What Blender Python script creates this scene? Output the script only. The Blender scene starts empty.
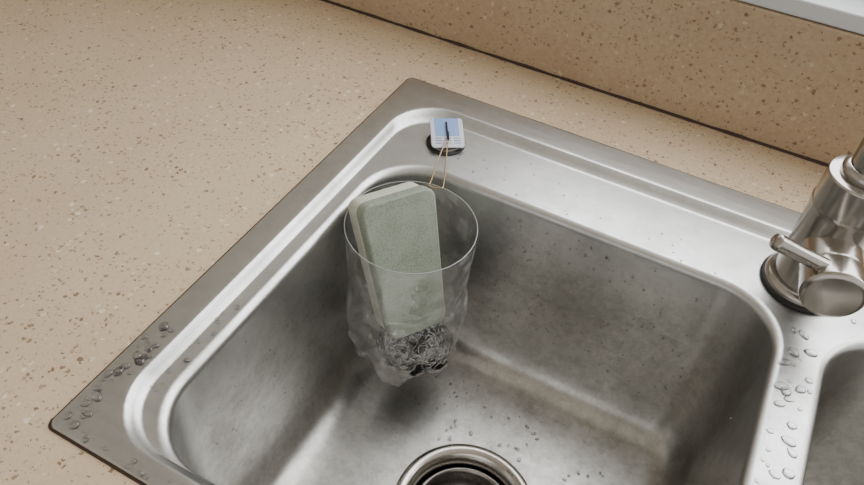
import bpy, bmesh, math, random
from mathutils import Vector, Matrix, noise
random.seed(7)
S=bpy.context.scene
def lin(c):
    return tuple(((v/255)/12.92 if v/255<=.04045 else ((v/255+.055)/1.055)**2.4) for v in c)+(1,)
# ---------------------------------------------------------------- materials
def newmat(name):
    m=bpy.data.materials.new(name); m.use_nodes=True
    nt=m.node_tree; b=nt.nodes['Principled BSDF']
    return m,nt,b
def N(nt,t,**k):
    n=nt.nodes.new(t)
    for a,v in k.items(): setattr(n,a,v)
    return n
def plain(name,col,rough=.5,metal=0,**k):
    m,nt,b=newmat(name)
    b.inputs['Base Color'].default_value=lin(col)
    b.inputs['Roughness'].default_value=rough
    b.inputs['Metallic'].default_value=metal
    tc=N(nt,'ShaderNodeTexCoord'); no=N(nt,'ShaderNodeTexNoise'); no.inputs['Scale'].default_value=k.get('ns',40)
    mr=N(nt,'ShaderNodeMapRange'); mr.inputs['To Min'].default_value=max(0,rough-.06); mr.inputs['To Max'].default_value=min(1,rough+.06)
    nt.links.new(tc.outputs['Object'],no.inputs['Vector']); nt.links.new(no.outputs['Fac'],mr.inputs['Value']); nt.links.new(mr.outputs['Result'],b.inputs['Roughness'])
    return m
def stone(name,base,base2,spk,light,dens=.5,sc=150,rough=.35,op0=.25,op1=.8):
    m,nt,b=newmat(name); L=nt.links.new
    tc=N(nt,'ShaderNodeTexCoord')
    wn=N(nt,'ShaderNodeTexNoise'); wn.inputs['Scale'].default_value=420; wn.inputs['Detail'].default_value=1
    L(tc.outputs['Object'],wn.inputs['Vector'])
    sub=N(nt,'ShaderNodeVectorMath',operation='SUBTRACT'); sub.inputs[1].default_value=(.5,.5,.5)
    L(wn.outputs['Color'],sub.inputs[0])
    scl=N(nt,'ShaderNodeVectorMath',operation='SCALE'); scl.inputs['Scale'].default_value=.004
    L(sub.outputs[0],scl.inputs[0])
    add=N(nt,'ShaderNodeVectorMath',operation='ADD'); L(tc.outputs['Object'],add.inputs[0]); L(scl.outputs[0],add.inputs[1])
    big=N(nt,'ShaderNodeTexNoise'); big.inputs['Scale'].default_value=9; big.inputs['Detail'].default_value=4
    L(tc.outputs['Object'],big.inputs['Vector'])
    mix0=N(nt,'ShaderNodeMixRGB'); mix0.inputs['Color1'].default_value=lin(base); mix0.inputs['Color2'].default_value=lin(base2)
    fine=N(nt,'ShaderNodeTexNoise'); fine.inputs['Scale'].default_value=330; fine.inputs['Detail'].default_value=3
    L(tc.outputs['Object'],fine.inputs['Vector'])
    av=N(nt,'ShaderNodeMath',operation='ADD'); L(big.outputs['Fac'],av.inputs[0]); L(fine.outputs['Fac'],av.inputs[1])
    mr=N(nt,'ShaderNodeMapRange'); mr.inputs['From Min'].default_value=.75; mr.inputs['From Max'].default_value=1.25
    L(av.outputs[0],mr.inputs['Value']); L(mr.outputs['Result'],mix0.inputs['Fac'])
    prev=mix0.outputs['Color']
    def layer(prev,scale,dens,col,rad,off):
        mp=N(nt,'ShaderNodeMapping'); mp.inputs['Location'].default_value=(off,off*.7,off*.3); L(add.outputs[0],mp.inputs['Vector'])
        v=N(nt,'ShaderNodeTexVoronoi'); v.inputs['Scale'].default_value=scale; L(mp.outputs[0],v.inputs['Vector'])
        sp=N(nt,'ShaderNodeSeparateColor'); L(v.outputs['Color'],sp.inputs['Color'])
        th=N(nt,'ShaderNodeMapRange'); th.inputs['From Min'].default_value=1-dens; th.inputs['From Max'].default_value=1
        th.inputs['To Min'].default_value=0.0; th.inputs['To Max'].default_value=rad
        L(sp.outputs[0],th.inputs['Value'])
        df=N(nt,'ShaderNodeMath',operation='SUBTRACT'); L(th.outputs['Result'],df.inputs[0]); L(v.outputs['Distance'],df.inputs[1])
        ss=N(nt,'ShaderNodeMapRange'); ss.inputs['From Min'].default_value=-.03; ss.inputs['From Max'].default_value=.06
        L(df.outputs[0],ss.inputs['Value'])
        f2=N(nt,'ShaderNodeMath',operation='MULTIPLY'); L(ss.outputs['Result'],f2.inputs[0])
        op=N(nt,'ShaderNodeMapRange'); op.inputs['To Min'].default_value=op0; op.inputs['To Max'].default_value=op1; L(sp.outputs[1],op.inputs['Value'])
        gt=N(nt,'ShaderNodeMath',operation='GREATER_THAN'); gt.inputs[1].default_value=1-dens; L(sp.outputs[0],gt.inputs[0])
        f3=N(nt,'ShaderNodeMath',operation='MULTIPLY'); L(op.outputs['Result'],f3.inputs[0]); L(gt.outputs[0],f3.inputs[1])
        L(f3.outputs[0],f2.inputs[1])
        mx=N(nt,'ShaderNodeMixRGB'); mx.inputs['Color2'].default_value=lin(col); L(prev,mx.inputs['Color1']); L(f2.outputs[0],mx.inputs['Fac'])
        return mx.outputs['Color']
    prev=layer(prev,sc*.8,dens*.7,light,.40,3.1)
    prev=layer(prev,sc,dens,spk,.40,0)
    prev=layer(prev,sc*1.7,dens*1.2,spk,.42,7.7)
    L(prev,b.inputs['Base Color'])
    b.inputs['Roughness'].default_value=rough
    return m
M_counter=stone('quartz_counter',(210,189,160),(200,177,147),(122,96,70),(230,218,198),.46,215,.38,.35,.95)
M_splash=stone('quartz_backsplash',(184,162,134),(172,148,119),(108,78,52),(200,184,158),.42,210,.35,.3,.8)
def steel(name,col=(188,186,182),rlo=.2,rhi=.36,stretch=(6,160,160),bump=.03,stain=.25,grime=0):
    m,nt,b=newmat(name); L=nt.links.new
    tc=N(nt,'ShaderNodeTexCoord'); mp=N(nt,'ShaderNodeMapping'); mp.inputs['Scale'].default_value=stretch
    L(tc.outputs['Object'],mp.inputs['Vector'])
    no=N(nt,'ShaderNodeTexNoise'); no.inputs['Scale'].default_value=6; no.inputs['Detail'].default_value=4; L(mp.outputs[0],no.inputs['Vector'])
    big=N(nt,'ShaderNodeTexNoise'); big.inputs['Scale'].default_value=22; big.inputs['Detail'].default_value=7; big.inputs['Roughness'].default_value=.7
    L(tc.outputs['Object'],big.inputs['Vector'])
    av=N(nt,'ShaderNodeMath',operation='ADD'); L(no.outputs['Fac'],av.inputs[0]); L(big.outputs['Fac'],av.inputs[1])
    mr=N(nt,'ShaderNodeMapRange'); mr.inputs['From Min'].default_value=.7; mr.inputs['From Max'].default_value=1.3
    mr.inputs['To Min'].default_value=rlo; mr.inputs['To Max'].default_value=rhi
    L(av.outputs[0],mr.inputs['Value']); L(mr.outputs['Result'],b.inputs['Roughness'])
    cr=N(nt,'ShaderNodeMixRGB'); cr.inputs['Color1'].default_value=lin(col); cr.inputs['Color2'].default_value=lin(tuple(int(c*(1-stain)) for c in col))
    cm=N(nt,'ShaderNodeMapRange'); cm.inputs['From Min'].default_value=.4; cm.inputs['From Max'].default_value=.75; L(big.outputs['Fac'],cm.inputs['Value'])
    L(cm.outputs['Result'],cr.inputs['Fac']); last=cr.outputs['Color']
    if grime:
        g=N(nt,'ShaderNodeTexNoise'); g.inputs['Scale'].default_value=75; g.inputs['Detail'].default_value=10; g.inputs['Roughness'].default_value=.85; g.inputs['Distortion'].default_value=.2
        L(tc.outputs['Object'],g.inputs['Vector'])
        gm=N(nt,'ShaderNodeMapRange'); gm.inputs['From Min'].default_value=.45; gm.inputs['From Max'].default_value=.64; gm.inputs['To Max'].default_value=grime; L(g.outputs['Fac'],gm.inputs['Value'])
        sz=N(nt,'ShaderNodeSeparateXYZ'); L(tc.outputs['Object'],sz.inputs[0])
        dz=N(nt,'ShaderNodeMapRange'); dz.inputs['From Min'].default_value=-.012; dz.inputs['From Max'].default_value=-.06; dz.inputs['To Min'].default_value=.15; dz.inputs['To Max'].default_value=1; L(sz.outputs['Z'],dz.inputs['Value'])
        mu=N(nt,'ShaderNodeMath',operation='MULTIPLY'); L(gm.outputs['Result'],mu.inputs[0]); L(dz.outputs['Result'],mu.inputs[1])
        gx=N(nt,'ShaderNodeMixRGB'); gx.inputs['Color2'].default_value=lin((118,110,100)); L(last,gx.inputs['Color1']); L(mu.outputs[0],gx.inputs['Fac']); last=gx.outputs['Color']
        # dried water spots: small pale rings
        vs=N(nt,'ShaderNodeTexVoronoi'); vs.inputs['Scale'].default_value=95; L(tc.outputs['Object'],vs.inputs['Vector'])
        r1=N(nt,'ShaderNodeMath',operation='SUBTRACT'); r1.inputs[1].default_value=.22; L(vs.outputs['Distance'],r1.inputs[0])
        r2=N(nt,'ShaderNodeMath',operation='ABSOLUTE'); L(r1.outputs[0],r2.inputs[0])
        r3=N(nt,'ShaderNodeMapRange'); r3.inputs['From Min'].default_value=.05; r3.inputs['From Max'].default_value=.0; r3.inputs['To Max'].default_value=.35; L(r2.outputs[0],r3.inputs['Value'])
        sc_=N(nt,'ShaderNodeSeparateColor'); L(vs.outputs['Color'],sc_.inputs[0])
        r4=N(nt,'ShaderNodeMath',operation='GREATER_THAN'); r4.inputs[1].default_value=.72; L(sc_.outputs[0],r4.inputs[0])
        r5=N(nt,'ShaderNodeMath',operation='MULTIPLY'); L(r3.outputs['Result'],r5.inputs[0]); L(r4.outputs[0],r5.inputs[1])
        wx=N(nt,'ShaderNodeMixRGB'); wx.inputs['Color2'].default_value=lin((232,230,226)); L(last,wx.inputs['Color1']); L(r5.outputs[0],wx.inputs['Fac']); last=wx.outputs['Color']
        dm=N(nt,'ShaderNodeMixRGB',blend_type='MULTIPLY'); dm.inputs['Color2'].default_value=(.90,.885,.86,1)  # separate even tint: steel colour gets darker with depth below the deck
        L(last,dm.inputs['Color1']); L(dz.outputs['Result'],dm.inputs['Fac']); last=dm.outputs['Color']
    L(last,b.inputs['Base Color'])
    b.inputs['Metallic'].default_value=1
    bp=N(nt,'ShaderNodeBump'); bp.inputs['Strength'].default_value=bump; bp.inputs['Distance'].default_value=.0005
    L(no.outputs['Fac'],bp.inputs['Height']); L(bp.outputs[0],b.inputs['Normal'])
    return m
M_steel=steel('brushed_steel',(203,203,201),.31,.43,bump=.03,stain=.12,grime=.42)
M_tap=steel('tap_steel',(182,177,170),.18,.28,(30,30,30),bump=.01,stain=.08)
M_drain=steel('drain_steel',(140,136,130),.22,.36,(30,30,30),bump=.01,stain=.2)
M_black=plain('black_rubber_and_hole_shade',(28,26,24),.6)  # rubber and hook black; also paints the dark in the drain openings
M_seam=plain('dark_sealant',(58,42,30),.7)
M_wall=plain('wall_paint',(215,210,200),.8)
M_frame=plain('window_frame_paint',(200,202,204),.4)
M_cab=plain('cabinet_laminate',(170,150,125),.5)
M_floor=plain('floor_tile_mat',(150,140,128),.4)
def watermat(name,t,ior):
    m,nt,b=newmat(name); L=nt.links.new; nt.nodes.remove(b)
    out=[n for n in nt.nodes if n.type=='OUTPUT_MATERIAL'][0]
    tr=N(nt,'ShaderNodeBsdfTransparent'); tr.inputs[0].default_value=(t,t,t,1)
    gl=N(nt,'ShaderNodeBsdfGlossy'); gl.inputs['Roughness'].default_value=.05
    lw=N(nt,'ShaderNodeFresnel'); lw.inputs['IOR'].default_value=ior
    a=N(nt,'ShaderNodeMixShader'); L(lw.outputs[0],a.inputs[0]); L(tr.outputs[0],a.inputs[1]); L(gl.outputs[0],a.inputs[2]); L(a.outputs[0],out.inputs['Surface'])
    return m
M_water=watermat('water',.97,1.5)
M_bead=watermat('water_beads',.72,1.9)
# ---------------------------------------------------------------- helpers
def link(o,parent=None):
    S.collection.objects.link(o)
    if parent: o.parent=parent
    return o
def empty(name):
    e=bpy.data.objects.new(name,None); e.empty_display_size=.05; return link(e)
def mkobj(name,bm,mats,parent=None,smooth=True,wn=False):
    bmesh.ops.recalc_face_normals(bm,faces=bm.faces)
    me=bpy.data.meshes.new(name); bm.to_mesh(me); bm.free()
    for m in (mats if isinstance(mats,list) else [mats]): me.materials.append(m)
    for p in me.polygons: p.use_smooth=smooth
    o=bpy.data.objects.new(name,me); link(o,parent)
    if wn:
        w=o.modifiers.new('wn','WEIGHTED_NORMAL'); w.keep_sharp=True
    return o
def box(name,lo,hi,mat,parent=None,bev=0):
    bm=bmesh.new(); bmesh.ops.create_cube(bm,size=1)
    c=[(lo[i]+hi[i])/2 for i in range(3)]; s=[hi[i]-lo[i] for i in range(3)]
    for v in bm.verts: v.co=Vector([c[i]+v.co[i]*s[i] for i in range(3)])
    if bev: bmesh.ops.bevel(bm,geom=bm.edges[:],offset=bev,segments=3,affect='EDGES',profile=.5)
    return mkobj(name,bm,mat,parent,smooth=bool(bev),wn=bool(bev))
def lathe_bm(bm,prof,seg=48,M=Matrix(),mi=0):
    rings=[]
    for r,z in prof:
        if r<1e-6: rings.append([bm.verts.new(M@Vector((0,0,z)))])
        else: rings.append([bm.verts.new(M@Vector((r*math.cos(2*math.pi*i/seg),r*math.sin(2*math.pi*i/seg),z))) for i in range(seg)])
    for a,b in zip(rings,rings[1:]):
        for i in range(seg):
            j=(i+1)%seg
            if len(a)==1 and len(b)==1: continue
            if len(a)==1: f=bm.faces.new((a[0],b[j],b[i]))
            elif len(b)==1: f=bm.faces.new((a[i],a[j],b[0]))
            else: f=bm.faces.new((a[i],a[j],b[j],b[i]))
            f.material_index=mi
    return rings
def axisM(p,d):
    d=Vector(d).normalized(); q=Vector((0,0,1)).rotation_difference(d)
    return Matrix.Translation(Vector(p))@q.to_matrix().to_4x4()
def curve(name,pts_list,rad,mat,parent=None,cyclic=False,res=6):
    cu=bpy.data.curves.new(name,'CURVE'); cu.dimensions='3D'; cu.bevel_depth=rad; cu.bevel_resolution=3; cu.resolution_u=res
    for pts in pts_list:
        sp=cu.splines.new('NURBS'); sp.points.add(len(pts)-1)
        for q,p in zip(sp.points,pts): q.co=(*p,1)
        sp.order_u=3; sp.use_endpoint_u=True; sp.use_cyclic_u=cyclic
    cu.materials.append(mat)
    o=bpy.data.objects.new(name,cu); link(o)
    dg=bpy.context.evaluated_depsgraph_get(); me=bpy.data.meshes.new_from_object(o.evaluated_get(dg)); 
    bpy.data.objects.remove(o); 
    for p in me.polygons: p.use_smooth=True
    o=bpy.data.objects.new(name,me); return link(o,parent)
# ---------------------------------------------------------------- sink
SX0,SX1,SY0,SY1=0,.763,-.43,0
DK=-.004
def rr(x0,x1,y0,y1,r,z,ns=10,m=8):
    pts=[]
    cs=[(x1-r,y1-r,0),(x0+r,y1-r,90),(x0+r,y0+r,180),(x1-r,y0+r,270)]
    for k,(cx,cy,a0) in enumerate(cs):
        arc=[(cx+r*math.cos(math.radians(a0+90*i/ns)),cy+r*math.sin(math.radians(a0+90*i/ns))) for i in range(ns+1)]
        pts+=arc
        nx,ny,na=cs[(k+1)%4]
        e=(nx+r*math.cos(math.radians(na)),ny+r*math.sin(math.radians(na)))
        s=arc[-1]
        for i in range(1,m): pts.append((s[0]+(e[0]-s[0])*i/m,s[1]+(e[1]-s[1])*i/m))
    return [Vector((p[0],p[1],z)) for p in pts]
def loft(bm,loops,mi=0):
    vs=[[bm.verts.new(p) for p in l] for l in loops]
    for a,b in zip(vs,vs[1:]):
        n=len(a)
        for i in range(n):
            f=bm.faces.new((a[i],a[(i+1)%n],b[(i+1)%n],b[i])); f.material_index=mi
    return vs
sink=empty('kitchen_sink')
bm=bmesh.new()
def O(l,f,b,r,z): return rr(SX0+l,SX1-l,SY0+f,SY1-b,r,z)
outer=[O(0,0,0,.005,.0002),O(.0004,.0004,.0004,.005,.0018),O(.0015,.0015,.0015,.005,.0026),
       O(.018,.011,.026,.040,.0027),O(.0205,.0125,.0285,.042,.0029),O(.0220,.0140,.0305,.042,.0024),
       O(.0245,.0160,.034,.042,-.0005),O(.0270,.0175,.038,.042,-.0033),O(.0290,.0190,.041,.042,DK)]
vo=loft(bm,outer)
BY0,BY1=-.408,-.105
bowls=[(.044,.365),(.400,.719)]
tops=[]; DR=[]
for bi,(x0,x1) in enumerate(bowls):
    prof=[(.007,DK),(.005,DK-.0004),(.0025,DK-.0016),(.0008,DK-.0036),(0,DK-.007),(-.003,-.06),(-.007,-.12),(-.010,-.158),(-.0125,-.168),(-.0175,-.1775),(-.025,-.1842),(-.035,-.1875),(-.048,-.1885)]
    loops=[rr(x0-o,x1+o,BY0-o,BY1+o,max(.02,.046+o*.7),z) for o,z in prof]
    vs=loft(bm,loops); tops.append(vs[0])
    cx,cy=(x0+x1)/2+.002,-.266
    DR.append((cx,cy))
    last=vs[-1]
    prevv=last
    for t in (.35,.7,1):
        ring=[]
        for v in last:
            d=Vector((v.co.x-cx,v.co.y-cy)); R=.0575
            ang=math.atan2(d.y,d.x)
            p=Vector((cx+R*math.cos(ang),cy+R*math.sin(ang)))
            q=Vector((v.co.x,v.co.y)).lerp(p,t)
            ring.append(bm.verts.new((q.x,q.y,-.1885-.0025*t)))
        n=len(ring)
        for i in range(n): bm.faces.new((prevv[i],prevv[(i+1)%n],ring[(i+1)%n],ring[i]))
        prevv=ring
es=[]
for l in [vo[-1]]+tops:
    n=len(l)
    for i in range(n): es.append(bm.edges.get((l[i],l[(i+1)%n])))
bmesh.ops.triangle_fill(bm,edges=es,use_beauty=True,use_dissolve=False)
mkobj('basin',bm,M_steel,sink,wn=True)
for k,(cx,cy) in enumerate(DR):
    st=empty('sink_strainer'); 
    M=Matrix.Translation((cx,cy,-.191))
    bm=bmesh.new()
    lathe_bm(bm,[(.0590,.0002),(.0585,.0022),(.0565,.0032),(.052,.0026),(.0485,.0004),(.0465,-.004),(.0445,-.012),(.043,-.030)],64,M)
    mkobj('drain_flange',bm,M_tap,st)
    bm=bmesh.new()
    lathe_bm(bm,[(.0428,-.010),(.0415,-.0075),(.0395,-.008),(.038,-.011),(.036,-.020),(.033,-.0255),(.014,-.026),(.011,-.024),(.008,-.020),(.0075,-.012),(.0095,-.010),(.0085,-.007),(.004,-.006),(0,-.006)],64,M)
    mkobj('strainer_basket',bm,M_drain,st)
    bm=bmesh.new()
    for ring,(R,n) in enumerate([(.018,10),(.024,14),(.030,18)]):
        for i in range(n):
            a=2*math.pi*i/n
            lathe_bm(bm,[(.0017,-.0252),(0,-.0252)],10,M@Matrix.Translation((R*math.cos(a),R*math.sin(a),0)))
    mkobj('strainer_hole_shade',bm,M_black,st)  # flat black discs paint the dark of the perforations, nothing is cut
    bm=bmesh.new(); lathe_bm(bm,[(.0435,-.0295),(0,-.0295)],32,M); mkobj('drain_cavity_shade',bm,M_black,st)  # black disc paints the shade down the drain pipe
bm=bmesh.new()
l=[rr(-.0016,SX1+.0016,SY0-.0016,SY1+.0024,.006,.0001),rr(-.001,SX1+.001,SY0-.001,SY1+.0014,.006,.0009),rr(.002,SX1-.002,SY0+.002,SY1-.002,.004,.0009)]
for lp in l[:1]:
    for p in lp:
        nn=noise.noise(p*60)*.0009
        p.x+= -nn if p.x<.3 else nn; p.y+=nn
loft(bm,l); mkobj('flange_sealant',bm,M_seam,sink)
plug=empty('tap_hole_plug'); PX,PY=.072,-.066
M=Matrix.Translation((PX,PY,DK))
bm=bmesh.new(); lathe_bm(bm,[(.0170,0),(.0170,.0012),(.0160,.0018),(.013,.0018)],48,M); mkobj('gasket',bm,M_black,plug)
bm=bmesh.new(); lathe_bm(bm,[(.0140,.0012),(.0138,.0026),(.0125,.0034),(.010,.0037),(0,.0038)],48,M); mkobj('cap',bm,M_drain,plug)
# ---------------------------------------------------------------- adhesive hook tag
hook=empty('adhesive_hook')
M_tag,nt,b=newmat('printed_tag'); L=nt.links.new
tc=N(nt,'ShaderNodeTexCoord'); no=N(nt,'ShaderNodeTexNoise'); no.inputs['Scale'].default_value=210; no.inputs['Detail'].default_value=3
L(tc.outputs['Object'],no.inputs['Vector'])
cr=N(nt,'ShaderNodeValToRGB'); cr.color_ramp.elements[0].position=.44; cr.color_ramp.elements[0].color=lin((206,210,228)); cr.color_ramp.elements[1].position=.52; cr.color_ramp.elements[1].color=lin((88,140,206))
sx=N(nt,'ShaderNodeSeparateXYZ'); L(tc.outputs['Object'],sx.inputs[0])
ab=N(nt,'ShaderNodeMath',operation='ABSOLUTE'); L(sx.outputs['X'],ab.inputs[0])
m1=N(nt,'ShaderNodeMath',operation='LESS_THAN'); m1.inputs[1].default_value=.0105; L(ab.outputs[0],m1.inputs[0])
m2=N(nt,'ShaderNodeMath',operation='GREATER_THAN'); m2.inputs[1].default_value=-.004; L(sx.outputs['Y'],m2.inputs[0])
m3=N(nt,'ShaderNodeMath',operation='MULTIPLY'); L(m1.outputs[0],m3.inputs[0]); L(m2.outputs[0],m3.inputs[1])
mx=N(nt,'ShaderNodeMixRGB'); mx.inputs['Color1'].default_value=lin((205,206,218)); L(cr.outputs['Color'],mx.inputs['Color2']); L(m3.outputs[0],mx.inputs['Fac'])
L(mx.outputs['Color'],b.inputs['Base Color']); b.inputs['Roughness'].default_value=.25
bm=bmesh.new(); w,h,r,t=.0142,.0156,.003,.0014
vs=loft(bm,[rr(-w,w,-h,h,r,0,6,2),rr(-w,w,-h,h,r,t*.7,6,2),rr(-w+.0006,w-.0006,-h+.0006,h-.0006,r,t,6,2)])
bm.faces.new(vs[-1]); bm.faces.new(vs[0])
tag=mkobj('tag_plate',bm,M_tag,hook,wn=True)
TM=Matrix.Translation((PX-.0008,PY+.0025,DK+.0088))@Matrix.Rotation(math.radians(33),4,'Z')@Matrix.Rotation(math.radians(16),4,'X')
tag.matrix_world=TM
pts=[(0,.010,.0016),(0,.011,.0024),(0,.006,.0026),(0,-.004,.0026),(0,-.009,.0030),(0,-.0105,.006),(0,-.006,.0075),(0,-.003,.0065)]
curve('wire_hook',[[TM@Vector(p) for p in pts]],.0007,M_black,hook)
bm=bmesh.new()
for i in range(9):
    a=TM@Matrix.Translation((-.008+ (i%3)*.008,-.006-(i//3)*.0026,.00145))
    q=[a@Vector(p) for p in [(-.0028,-.0004,0),(.0028,-.0004,0),(.0028,.0004,0),(-.0028,.0004,0)]]
    bm.faces.new([bm.verts.new(p) for p in q])
mkobj('tag_lettering',bm,plain('tag_ink',(90,105,160),.5),hook,smooth=False)
# ---------------------------------------------------------------- wire loop
hp=TM@Vector((0,-.0098,.0042))
RC=Vector((.0970,-.1730,-.001)); RR=.0505
M_band=plain('tan_wire',(170,146,112),.35,.6)
e1=Vector((.088,-.1285,.0022)); e2=Vector((.0995,-.1265,.0022))
band=[hp+Vector((-.0008,0,0)),hp+Vector((-.001,-.004,-.001)),Vector((.0805,-.100,.0022)),e1+Vector((0,.004,0)),e1,e1+Vector((.003,-.001,-.0005)),e2-Vector((.003,.001,.0005)),e2,e2+Vector((-.001,.004,0)),Vector((.0885,-.099,.0025)),hp+Vector((.001,-.004,-.001)),hp+Vector((.0008,0,0))]
curve('wire_hanging_loop',[band],.0006,M_band)
# ---------------------------------------------------------------- clear plastic hanging cup
M_film,nt,b=newmat('clear_film'); L=nt.links.new
nt.nodes.remove(b)
out=[n for n in nt.nodes if n.type=='OUTPUT_MATERIAL'][0]
tr=N(nt,'ShaderNodeBsdfTransparent'); tr.inputs[0].default_value=(.97,.97,.97,1)
gl=N(nt,'ShaderNodeBsdfGlossy'); gl.inputs['Roughness'].default_value=.06; gl.inputs[0].default_value=(1,1,1,1)
df=N(nt,'ShaderNodeBsdfDiffuse'); df.inputs[0].default_value=(.85,.86,.85,1)
lw=N(nt,'ShaderNodeLayerWeight'); lw.inputs['Blend'].default_value=.3
mr=N(nt,'ShaderNodeMapRange'); mr.inputs['To Min'].default_value=.06; mr.inputs['To Max'].default_value=.5; L(lw.outputs['Facing'],mr.inputs['Value'])
a=N(nt,'ShaderNodeMixShader'); L(mr.outputs['Result'],a.inputs[0]); L(tr.outputs[0],a.inputs[1]); L(gl.outputs[0],a.inputs[2])
c=N(nt,'ShaderNodeMixShader'); L(a.outputs[0],c.inputs[1]); L(df.outputs[0],c.inputs[2])
tc=N(nt,'ShaderNodeTexCoord'); no=N(nt,'ShaderNodeTexNoise'); no.inputs['Scale'].default_value=75; no.inputs['Detail'].default_value=6; L(tc.outputs['Object'],no.inputs['Vector'])
m2=N(nt,'ShaderNodeMapRange'); m2.inputs['From Min'].default_value=.46; m2.inputs['From Max'].default_value=.68; m2.inputs['To Min'].default_value=.02; m2.inputs['To Max'].default_value=.22; L(no.outputs['Fac'],m2.inputs['Value']); L(m2.outputs['Result'],c.inputs[0])
L(c.outputs[0],out.inputs['Surface'])
cup=empty('cut_plastic_bottle')
bm=bmesh.new(); seg=144; rows=90; grid=[]
def lerp_prof(t,P):
    for (a,ra),(b,rb) in zip(P,P[1:]):
        if t<=b:
            s=(t-a)/(b-a); s=s*s*(3-2*s); return ra+(rb-ra)*s
    return P[-1][1]
BP=[(0,1),(.25,.975),(.36,.93),(.44,.975),(.56,.98),(.70,.93),(.8,.86),(.90,.72),(.97,.52),(1,.34)]
for k in range(rows+1):
    t=k/rows; z=-.172*t; row=[]
    for i in range(seg):
        th=2*math.pi*i/seg
        lobe=max(0,(t-.55)/.45)
        am=.0007+.007*max(0,(t-.25))
        P=Vector((math.cos(th)*2.2,math.sin(th)*2.2,t*5))
        nn=noise.noise(P)+.5*noise.noise(P*2.3)+.45*(abs(noise.noise(P*4.1))*2-.5)
        r=RR*lerp_prof(t,BP)*(1+ .17*lobe*math.cos(5*th+.5))+ (am*nn if t>.04 else am*nn*t/.04)
        zz=z+ (.012*lobe**2*(1-math.cos(5*th+.5))*.5 if t>.8 else 0)
        row.append(bm.verts.new((RC.x+r*math.cos(th),RC.y+r*math.sin(th),RC.z+zz)))
    grid.append(row)
for a_,b_ in zip(grid,grid[1:]):
    for i in range(seg): bm.faces.new((a_[i],a_[(i+1)%seg],b_[(i+1)%seg],b_[i]))
cv=bm.verts.new((RC.x,RC.y,-.157))
for i in range(seg): bm.faces.new((grid[-1][i],grid[-1][(i+1)%seg],cv))
mkobj('bottle_body',bm,M_film,cup)
M_rim=plain('rim_plastic',(165,167,165),.2)
rim=[[RC+Vector((RR*math.cos(2*math.pi*i/64),RR*math.sin(2*math.pi*i/64),0)) for i in range(64)]]
curve('rim_edge',rim,.00034,M_rim,cup,cyclic=True,res=2)
# ---------------------------------------------------------------- sponge
sp=empty('kitchen_sponge')
def foam(name,c1,c2,bsc=900,rough=.9):
    m,nt,b=newmat(name); L=nt.links.new
    tc=N(nt,'ShaderNodeTexCoord'); v=N(nt,'ShaderNodeTexVoronoi'); v.inputs['Scale'].default_value=bsc; L(tc.outputs['Object'],v.inputs['Vector'])
    no=N(nt,'ShaderNodeTexNoise'); no.inputs['Scale'].default_value=60; no.inputs['Detail'].default_value=5; L(tc.outputs['Object'],no.inputs['Vector'])
    mx=N(nt,'ShaderNodeMixRGB'); mx.inputs['Color1'].default_value=lin(c1); mx.inputs['Color2'].default_value=lin(c2)
    ad=N(nt,'ShaderNodeMath',operation='MULTIPLY'); L(v.outputs['Distance'],ad.inputs[0]); L(no.outputs['Fac'],ad.inputs[1])
    mr=N(nt,'ShaderNodeMapRange'); mr.inputs['From Min'].default_value=.1; mr.inputs['From Max'].default_value=.45; L(ad.outputs[0],mr.inputs['Value'])
    L(mr.outputs['Result'],mx.inputs['Fac']); L(mx.outputs['Color'],b.inputs['Base Color']); b.inputs['Roughness'].default_value=rough
    bp=N(nt,'ShaderNodeBump'); bp.inputs['Strength'].default_value=.35; bp.inputs['Distance'].default_value=.0005; bp.invert=True
    L(v.outputs['Distance'],bp.inputs['Height']); L(bp.outputs[0],b.inputs['Normal'])
    return m
M_pad=foam('grey_green_foam',(154,162,146),(126,134,119))
M_foam=foam('pale_foam',(214,215,200),(188,189,174))
u=Vector((-.34,.24,.895)).normalized(); w0=Vector((.54,.84,0)); w_=(w0-u*w0.dot(u)).normalized(); n_=w_.cross(u).normalized()
SC=Vector((.0915,-.177,-.040))
R=Matrix((w_,n_,u)).transposed().to_4x4(); SM=Matrix.Translation(SC)@R
def pad(name,W,y0,y1,H,bev,mat):
    bm=bmesh.new()
    bmesh.ops.create_cube(bm,size=1)
    for v in bm.verts: v.co=Vector((v.co.x*W,(y0+y1)/2+v.co.y*(y1-y0),v.co.z*H))
    e=[e for e in bm.edges if abs((e.verts[0].co-e.verts[1].co).normalized().y)>.9]
    bmesh.ops.bevel(bm,geom=e,offset=.009,segments=6,affect='EDGES',profile=.5)
    e=[e for e in bm.edges if abs((e.verts[0].co-e.verts[1].co).normalized().y)<.1]
    bmesh.ops.bevel(bm,geom=e,offset=bev,segments=4,affect='EDGES',profile=.5)
    for v in bm.verts:
        k=1+.02*math.sin(v.co.z*40)
        v.co.x*=k*(1-.18*(.5-v.co.z/H))
    o=mkobj(name,bm,mat,sp,wn=True); o.matrix_world=SM; return o
pad('scrub_pad',.062,.003,.0160,.116,.0022,M_pad)
pad('foam_body',.061,-.0160,.0027,.114,.0035,M_foam)
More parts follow.
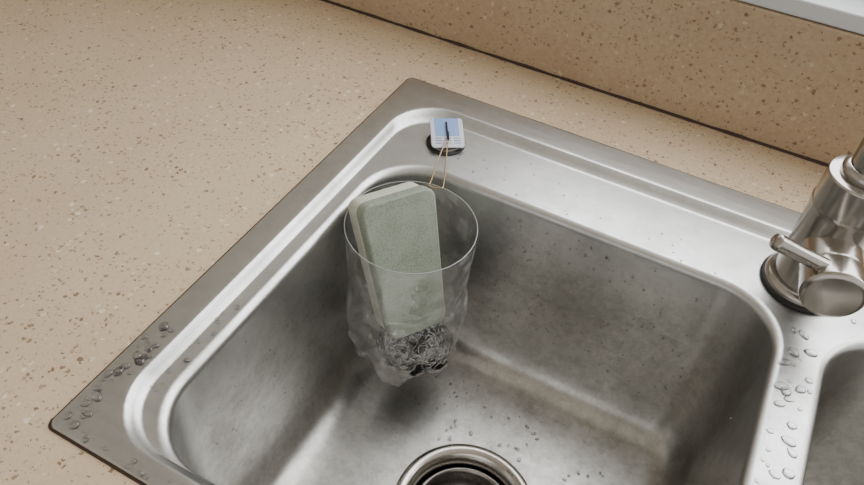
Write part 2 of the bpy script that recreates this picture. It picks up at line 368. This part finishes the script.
# ---------------------------------------------------------------- steel wool
wool=empty('steel_wool_pad')
M_wool=plain('steel_wool_wire',(165,165,166),.2,1)
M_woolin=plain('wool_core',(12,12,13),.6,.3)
WC=Vector((.110,-.181,-.128))
strands=[]
for i in range(75):
    p=Vector((random.gauss(0,1),random.gauss(0,1),random.gauss(0,1))).normalized(); pts=[]
    ax=Vector((random.gauss(0,1),random.gauss(0,1),random.gauss(0,1))).normalized()
    rr_=random.uniform(.002,.006); base=p
    for k in range(40):
        base=(base+ax.cross(base)*.05).normalized()
        q=Vector((base.x*.035,base.y*.034,base.z*.024))*random.uniform(.97,1.03)
        t1=base.orthogonal().normalized(); t2=base.cross(t1)
        a_=k*.9
        pts.append(WC+q*.88+t1*rr_*math.cos(a_)+t2*rr_*math.sin(a_)+base*rr_*.3*math.sin(a_*.7))
    strands.append(pts)
curve('wool_coils',strands,.00042,M_wool,wool,res=2)
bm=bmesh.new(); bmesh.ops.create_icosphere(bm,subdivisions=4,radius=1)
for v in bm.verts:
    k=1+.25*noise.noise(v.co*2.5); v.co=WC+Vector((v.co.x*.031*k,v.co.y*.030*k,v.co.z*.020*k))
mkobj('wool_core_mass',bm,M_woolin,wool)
# ---------------------------------------------------------------- faucet
fa=empty('mixer_faucet'); FX,FY=.3725,-.0735; FZ=DK+.0002
M=Matrix.Translation((FX,FY,FZ))
bm=bmesh.new(); lathe_bm(bm,[(.0305,0),(.0305,.0025),(.029,.0035),(.026,.0035)],48,M); mkobj('rubber_gasket',bm,M_black,fa)
bm=bmesh.new(); lathe_bm(bm,[(.0285,.003),(.0285,.006),(.0265,.009),(.0235,.0095),(.0235,.074),(.0242,.075),(.0242,.078),(.0235,.079),(.0235,.101),(.0225,.103),(.016,.1035),(.0,.1035)],64,M)
mkobj('body',bm,M_tap,fa,wn=True)
vd=Vector((.16,-.98,-.0)).normalized()
VM=axisM((FX,FY,DK+.047),vd)
bm=bmesh.new(); lathe_bm(bm,[(.0195,.012),(.0195,.036),(.0185,.037),(.0185,.0385),(.0205,.0395),(.0205,.055),(.0195,.0575),(.016,.0585),(0,.059)],64,VM)
mkobj('valve_housing',bm,M_tap,fa,wn=True)
lv0=Vector((FX,FY,DK+.047))+vd*.048+Vector((-.010,0,.013)); lv1=Vector((.3345,-.135,.073))
dd=(lv1-lv0); ln=dd.length
bm=bmesh.new(); lathe_bm(bm,[(.0058,-.006),(.0056,.0),(.0052,ln*.5),(.0058,ln-.002),(.0050,ln),(0,ln+.0004)],32,axisM(lv0,dd)); mkobj('lever',bm,M_tap,fa,wn=True)
sd=Vector((.35,-.94,0)).normalized()
b0=Vector((FX,FY,DK+.100))
pts=[b0,b0+Vector((0,0,.03)),b0+Vector((0,0,.10)),b0+Vector((0,0,.15))+sd*.004]
for i in range(1,9):
    an=math.pi*i/9
    pts.append(b0+Vector((0,0,.16+.055*math.sin(an)))+sd*(.06-.06*math.cos(an)))
pts.append(b0+Vector((0,0,.13))+sd*.121); pts.append(b0+Vector((0,0,.11))+sd*.121)
curve('gooseneck_spout',[pts],.0135,M_tap,fa,res=8)
bm=bmesh.new(); lathe_bm(bm,[(.0,.0),(.0170,.0),(.0170,.006),(.0145,.0085),(.0135,.009)],48,Matrix.Translation(b0+Vector((0,0,.002)))); mkobj('neck_collar',bm,M_tap,fa,wn=True)
bm=bmesh.new(); lathe_bm(bm,[(.0125,.0),(.0152,.001),(.0152,.018),(.011,.019),(.0,.016)],48,Matrix.Translation(b0+sd*.121+Vector((0,0,.10)))); mkobj('aerator',bm,M_tap,fa,wn=True)
# ---------------------------------------------------------------- countertop
bm=bmesh.new()
CX0,CX1,CY0,CY1=-.95,1.75,-.52,.08
hx0,hx1,hy0,hy1=.010,.753,-.421,-.010
xs=[CX0,hx0,hx1,CX1]; ys=[CY0,hy0,hy1,CY1]
T=[[bm.verts.new((x,y,0)) for y in ys] for x in xs]
fs=[]
for i in range(3):
    for j in range(3):
        if i==1 and j==1: continue
        fs.append(bm.faces.new((T[i][j],T[i+1][j],T[i+1][j+1],T[i][j+1])))
ex=bmesh.ops.extrude_face_region(bm,geom=fs)
for v in [g for g in ex['geom'] if isinstance(g,bmesh.types.BMVert)]: v.co.z-=.03
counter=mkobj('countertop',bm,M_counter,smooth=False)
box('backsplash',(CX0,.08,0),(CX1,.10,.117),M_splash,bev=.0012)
bm=bmesh.new(); nseg=300; rows=[]
for i in range(nseg+1):
    x=CX0+(CX1-CX0)*i/nseg; k=.0022+.0012*noise.noise(Vector((x*40,0,0)))
    rows.append([bm.verts.new((x,.0798-k*.8,.0003)),bm.verts.new((x,.0790,.0006+k*.4)),bm.verts.new((x,.0797,.0003+k))])
for a_,b_ in zip(rows,rows[1:]):
    for j in range(2): bm.faces.new((a_[j],b_[j],b_[j+1],a_[j+1]))
mkobj('trim_backsplash_seam',bm,M_seam)
# ---------------------------------------------------------------- room
WX0,WX1,WZ0,WZ1=-.05,1.45,.15,1.25
wy0,wy1=.10,.26
wb=box('wall_back',(CX0,wy0,-.88),(CX1,wy1,.117),M_wall)
box('wall_back_pier_l',(CX0,wy0,.117),(WX0,wy1,1.6),M_wall,wb)
box('wall_back_pier_r',(WX1,wy0,.117),(CX1,wy1,1.6),M_wall,wb)
box('wall_back_header',(WX0,wy0,WZ1),(WX1,wy1,1.6),M_wall,wb)
box('wall_left',(CX0-.1,-3.0,-.88),(CX0-.001,wy1,1.6),M_wall)
box('floor',(CX0,-3.0,-.93),(CX1,wy1,-.88),M_floor)
box('ceiling',(CX0,-3.0,1.6),(CX1,wy1,1.65),M_wall)
win=empty('window_1')
box('sill',(WX0,.082,.1175),(WX1,.20,.132),M_frame,win,bev=.002)
for nm,lo,hi in [('frame_bottom',(WX0,.13,.132),(WX1,.17,.17)),('frame_top',(WX0,.13,WZ1-.04),(WX1,.17,WZ1)),
                 ('frame_left',(WX0,.13,.17),(WX0+.04,.17,WZ1-.04)),('frame_right',(WX1-.04,.13,.17),(WX1,.17,WZ1-.04)),
                 ('mullion',(.68,.13,.17),(.72,.17,WZ1-.04))]:
    box(nm,lo,hi,M_frame,win,bev=.002)
cab=empty('base_cabinet'); KX0=CX0+.02; KX1=CX1-.02
box('side_left',(KX0,-.49,-.80),(KX0+.02,.07,-.031),M_cab,cab)
box('side_right',(KX1-.02,-.49,-.80),(KX1,.07,-.031),M_cab,cab)
box('plinth',(KX0,-.44,-.879),(KX1,.07,-.80),M_cab,cab)
for i in range(5):
    x=KX0+.003+i*.531
    box('door_panel_%d'%(i+1),(x,-.51,-.79),(x+.525,-.49,-.035),M_cab,cab,bev=.003)
    box('handle_%d'%(i+1),(x+.2,-.53,-.10),(x+.33,-.511,-.088),M_tap,cab,bev=.003)
# ---------------------------------------------------------------- water drops
def drop(bm,c,nrm,r,flat=.35,el=1,rot=0):
    nrm=Vector(nrm).normalized(); M=axisM(c,nrm)@Matrix.Rotation(rot,4,'Z')
    seg=14; sd=random.uniform(0,99)
    prof=[(1,0.02),(.97,.2),(.88,.5),(.65,.8),(.35,.95)]
    rings=[]
    for pr,pz in prof:
        rings.append([bm.verts.new(M@Vector((r*el*pr*(1+.25*noise.noise(Vector((math.cos(2*math.pi*i/seg),math.sin(2*math.pi*i/seg),sd))))*math.cos(2*math.pi*i/seg),r*pr*(1+.25*noise.noise(Vector((math.cos(2*math.pi*i/seg),math.sin(2*math.pi*i/seg),sd))))*math.sin(2*math.pi*i/seg),r*flat*pz))) for i in range(seg)])
    top=bm.verts.new(M@Vector((0,0,r*flat)))
    for a_,b_ in zip(rings,rings[1:]):
        for i in range(seg): bm.faces.new((a_[i],a_[(i+1)%seg],b_[(i+1)%seg],b_[i]))
    for i in range(seg): bm.faces.new((rings[-1][i],rings[-1][(i+1)%seg],top))
U=random.uniform
bm=bmesh.new()
for _ in range(38): drop(bm,(U(.003,.017),U(-.426,-.34),.0027),(0,0,1),U(.0007,.0034),.5,U(1,1.5),U(0,3))
for _ in range(18): drop(bm,(U(.029,.036),U(-.40,-.30),DK),(0,0,1),U(.0007,.0020),.5)
for _ in range(16): drop(bm,(U(.02,.12),U(-.428,-.422),.0027),(0,0,1),U(.0008,.002),.5)
for _ in range(36): drop(bm,(U(.373,.392),U(-.33,-.12),DK),(0,0,1),U(.0010,.0038),.45,U(1,1.7),U(0,3))
for _ in range(16): drop(bm,(U(.37,.45),U(-.094,-.05),DK),(0,0,1),U(.001,.003),.4,U(1,1.5),U(0,3))
mkobj('water_droplets',bm,M_water,sink)
bm=bmesh.new()
for _ in range(150):
    z=U(-.15,-.015); drop(bm,(U(.12,.33),BY1-.0006+(z+.011)*.067,z),(0,-1,.07),U(.0005,.0012),.8)
for _ in range(60):
    z=U(-.15,-.02); drop(bm,(.0446-(z+.011)*.067,U(-.36,-.16),z),(1,0,.07),U(.0005,.0011),.8)
for _ in range(40):
    z=U(-.15,-.02); drop(bm,(.3644+(z+.011)*.067,U(-.36,-.16),z),(-1,0,.07),U(.0005,.0012),.8)
for _ in range(60): drop(bm,(U(.12,.33),U(-.22,-.15),-.1889),(0,0,1),U(.0006,.0015),.5,U(1,1.6),U(0,3))
for _ in range(40): drop(bm,(U(.07,.33),U(-.099,-.045),DK),(0,0,1),U(.0004,.0009),.6)
mkobj('water_beads',bm,M_bead,sink)
# ---------------------------------------------------------------- light
w=bpy.data.worlds.new('World'); S.world=w; w.use_nodes=True
w.node_tree.nodes['Background'].inputs[0].default_value=(1,.98,.95,1); w.node_tree.nodes['Background'].inputs[1].default_value=1.0
ld=bpy.data.lights.new('window_daylight','AREA'); ld.shape='RECTANGLE'; ld.size=1.3; ld.size_y=.95; ld.energy=23; ld.color=(.96,.98,1)
lo=bpy.data.objects.new('window_daylight',ld); link(lo); lo.location=(.70,.22,.70)
lo.rotation_euler=Vector((0,-1,-.15)).to_track_quat('-Z','Y').to_euler()
# ---------------------------------------------------------------- camera
cam=bpy.data.cameras.new('cam'); cam.sensor_width=36; cam.lens=31.5; cam.clip_start=.01
co=bpy.data.objects.new('camera',cam); link(co)
Z=Vector((.290,-.646,.706)).normalized(); X=Vector((.883,.465,.063)); X=(X-Z*X.dot(Z)).normalized(); Y=Z.cross(X)
Rm=Matrix((X,Y,Z)).transposed().to_4x4()
co.matrix_world=Matrix.Translation((.282,-.544,.395))@Rm
S.camera=co
